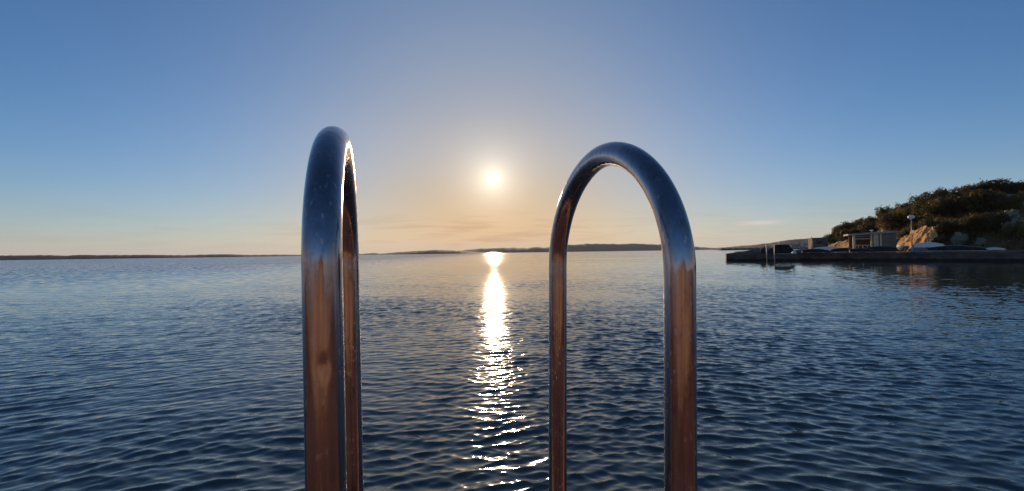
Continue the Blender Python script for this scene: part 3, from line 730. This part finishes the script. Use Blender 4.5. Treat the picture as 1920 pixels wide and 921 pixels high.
# ------------------------------------------------------------------ things on and beside the pier
def post(px, ytop, label, cap):
    b = on_level(px, 491.5, 0); h = at(px, ytop, b.y).z
    r = empty('mooring_post', (b.x, b.y, 0)); tag(r, label, 'post', 'thin mooring posts at the pier head')
    MB().tube([(0, 0, -1.6), (0.01, 0, h * .5), (0, 0, h - .1)], [.075, .07, .062], 10).build('shaft', M['pole'], r, True)
    MB().lathe([(.09, -.12), (cap, -.08), (cap, .04), (.04, .10)], 12).build('cap', M['lamp_white'], r, True, (0, 0, h - .05))
post(1438, 460, 'thin pale mooring post standing alone left of its pair', .10)
post(1452.5, 459.5, 'thin mooring post with wide white cap beside the black container', .17)
def container():
    p = on_level(1468, 476.0, PZ); t = AL2
    r = empty('covered_container', (p.x, p.y, PZ + .05), t); tag(r, 'black boxy covered container with one sloping end on the pier', 'container')
    prof = [(-1.05, 0), (1.35, 0), (1.25, .45), (.72, 1.18), (.5, 1.26), (-.85, 1.26), (-1.0, 1.12)]
    n = len(prof)
    MB().add([(x, -.75, z) for x, z in prof] + [(x, .75, z) for x, z in prof], [tuple(range(n)), tuple(range(n, 2 * n))[::-1]] + [(i, n + i, n + (i + 1) % n, (i + 1) % n) for i in range(n)]).build('cover', M['black'], r)
    for x in (-.7, -.1, .45):
        MB().box((x, -.785, .02), (x + .07, -.753, 1.16)).build('strap', M['dark_stone'], r)
    MB().box((-1.12, -.8, -.05), (1.42, .8, -.002)).build('skid', M['wood'], r)
container()
def rock(px, py, w, h, label, seed, mat='dark_stone', name='boulder', z=None):
    p = on_level(px, py, PZ)
    me = bpy.data.meshes.new(name); bm = bmesh.new(); bmesh.ops.create_icosphere(bm, subdivisions=3, radius=1.0)
    for v in bm.verts:
        k = 1 + .28 * mnoise.noise(v.co * 1.3 + Vector((seed, 0, 0))) + .10 * mnoise.noise(v.co * 3.7 + Vector((0, seed, 0)))
        v.co = Vector((v.co.x * w / 2 * k, v.co.y * w / 2 * k, max(v.co.z * k, -.55) * h * .62))
    bm.to_mesh(me); bm.free()
    o = link(name, me, M[mat], None, (p.x, p.y, PZ + .03 + h * .30)); return tag(o, label, 'boulder', 'stones along the pier')
rock(1432, 475.5, 1.0, 1.0, 'dark boulder left of the first mooring post', 1)
rock(1446, 475.5, .9, .85, 'dark boulder between the two mooring posts', 2)
rock(1486, 475.5, .7, .65, 'grey stone at the foot of the black container', 3, 'pale_stone')
rock(1411, 475.5, .28, .26, 'small lone dark stone near the pier\'s left end', 4)
def float_buoy(px, py, s, label):
    p = on_level(px, py, PZ); r = empty('mooring_float', (p.x, p.y, PZ + .04)); tag(r, label, 'float', 'white floats on the pier')
    MB().lathe([(.02, 0), (.20 * s, .02), (.24 * s, .12 * s), (.20 * s, .24 * s), (.07 * s, .36 * s), (.02, .40 * s)], 16).build('body', M['lamp_white'], r, True)
    MB().lathe([(.05 * s, .0), (.05 * s, .06), (.02, .07)], 10).build('eyelet', M['pole'], r, True, (0, 0, .38 * s))
float_buoy(1489, 477, 1.1, 'white conical float at the pier edge right of the black container')
float_buoy(1450.5, 474.5, .9, 'white float resting against the second mooring post')
def bollard():
    p = on_level(1886, 468, PZ); r = empty('bollard', (p.x, p.y, PZ + .04)); tag(r, 'small grey bollard on the terrace near the right edge', 'bollard')
    MB().lathe([(.17, 0), (.15, .06), (.12, .5), (.20, .56), (.20, .66), (.08, .72)], 14).build('body', M['pole'], r, True)
    MB().tube([(-.3, 0, .42), (.3, 0, .42)], .035, 8).build('cross_bar', M['pole'], r)
bollard()
def mast():
    b = at(1522, 468, 88); r = empty('white_mast', (b.x, b.y, PZ)); tag(r, 'slim white mast in front of the grey harbour house', 'mast')
    h = at(1522, 442, 88).z - PZ
    MB().tube([(0, 0, 0), (0, 0, h * .45), (0, 0, h)], [.09, .07, .03], 8).build('spar', M['pole'], r, True)
    MB().tube([(0.14, 0, h * .32), (.14, 0, h * .68)], .13, 10).build('furled_sail', M['hull_white'], r, True)
mast()
def harbour_house():
    b = at(1534, 466, 108); r = empty('harbour_house', (b.x, b.y, PZ - .05), R(-18)); tag(r, 'grey flat-roofed harbour house left of the wooded slope', 'house')
    h = at(1534, 447, 108).z - PZ
    MB().box((-1.7, -1.5, 0), (1.7, 1.5, h)).build('wall', M['render_wall'], r)
    MB().box((-1.85, -1.65, h + .003), (1.85, 1.65, h + .18)).build('roof', M['roof_slab'], r)
    w = MB().box((-.75, -1.56, h * .55), (.35, -1.503, h * .55 + .75)).build('window', M['glass'], r)
    MB().box((-.85, -1.62, h * .55 - .1), (.45, -1.503, h * .55 - .004)).build('sill', M['pale_stone'], w)
harbour_house()
def far_houses():
    g = random.Random(5)
    m = MB().box((-5, -4, -3), (5, 4, 5)).add([(-5.4, -4.4, 5), (5.4, -4.4, 5), (5.4, 4.4, 5), (-5.4, 4.4, 5), (-5.4, 0, 7.4), (5.4, 0, 7.4)], [(0, 1, 5, 4), (2, 3, 4, 5), (0, 4, 3), (1, 2, 5), (3, 2, 1, 0)])
    me = bpy.data.meshes.new('distant_house'); me.from_pydata(m.v, [], m.f)
    for i in range(10):
        px = g.uniform(1462, 1530); py = g.uniform(455, 463); y = 1330 - (py - 455) * 8
        p = at(px, py, y)
        o = link('distant_house', me, M['house'], None, p); o.rotation_euler = (0, 0, g.uniform(-.8, .8)); s = g.uniform(.35, .7); o.scale = (s, s, s)
        tag(o, 'tiny pale house on the hazy hillside behind the pier head', 'house', 'pale houses across the bay')
far_houses()

# ------------------------------------------------------------------ the bathing ladder
def ladder():
    r = empty('bathing_ladder', (0, .76, QUAY_Z)); tag(r, 'polished steel bathing ladder with two tall arched handrails over the water', 'ladder')
    q_right = (.231, .589, .109, 1.019, -.029, .208, .016, 1.053)
    q_left = (-.212, .476, -.356, .929, -.009, .191, -.011, 1.075)
    feet = []
    for nx, ny, fx, fy, hs, Ha, lx, e in (q_left, q_right):
        pts = []
        for k in range(12):
            z = (QUAY_Z - 2.0) + (hs - (QUAY_Z - 2.0)) * k / 12; pts.append((nx, ny, z))
        for k in range(73):
            t = math.pi * k / 72; c, s = math.cos(t), math.sin(t)
            c = math.copysign(abs(c) ** e, c); s = max(s, 0) ** e
            pts.append(((nx + fx) / 2 + (nx - fx) / 2 * c, (ny + fy) / 2 + (ny - fy) / 2 * c, hs + Ha * s))
        for k in range(1, 31):
            pts.append((fx, fy, hs + (-3.1 - hs) * k / 30))
        W = [Vector((x + lx * z - r.location.x, y - r.location.y, z + 2.0 - r.location.z)) for x, y, z in pts]
        rail = MB().tube(W, .0212, 40).build('handrail', M['steel'], r, True)
        b = W[0]; feet.append(W)
        MB().lathe([(.055, 0.0), (.055, .006), (.030, .012), (.026, .03), (.0216, .031)], 24).build('base_flange', M['steel'], rail, True, (b.x, b.y, 0.001))
    for z in (.15, -.14, -.43, -.72):
        def pt(Wl): return min(Wl[85:], key=lambda v: abs(v.z - (z - .1)))
        a, b = pt(feet[0]), pt(feet[1]); d = (b - a).normalized(); n = Vector((-d.y, d.x, 0)) * .04
        a2, b2 = a + d * .018, b - d * .018
        MB().prism([tuple((a2 + n).xy), tuple((a2 - n).xy), tuple((b2 - n).xy), tuple((b2 + n).xy)], a.z - .012, a.z + .012).build('tread', M['steel'], r)
ladder()

# ------------------------------------------------------------------ air between here and the islands
def haze():
    o = MB().box((-9600, -60, -4.5), (9600, 9600, 150)).build('haze', None)
    m = bpy.data.materials.new('haze_air'); m.use_nodes = True; t = m.node_tree; t.nodes.clear()
    v = N(t, 'ShaderNodeVolumePrincipled'); v.inputs['Color'].default_value = (0.74, 0.82, 1.0, 1); v.inputs['Density'].default_value = HAZE_DENSITY; v.inputs['Anisotropy'].default_value = 0.2
    out = N(t, 'ShaderNodeOutputMaterial'); t.links.new(v.outputs[0], out.inputs['Volume'])
    o.data.materials.append(m); setting(o, 'stuff'); o['label'] = 'thin sea haze in front of the distant islands'; o['category'] = 'haze'
HAZE_DENSITY = 3.5e-5
haze()
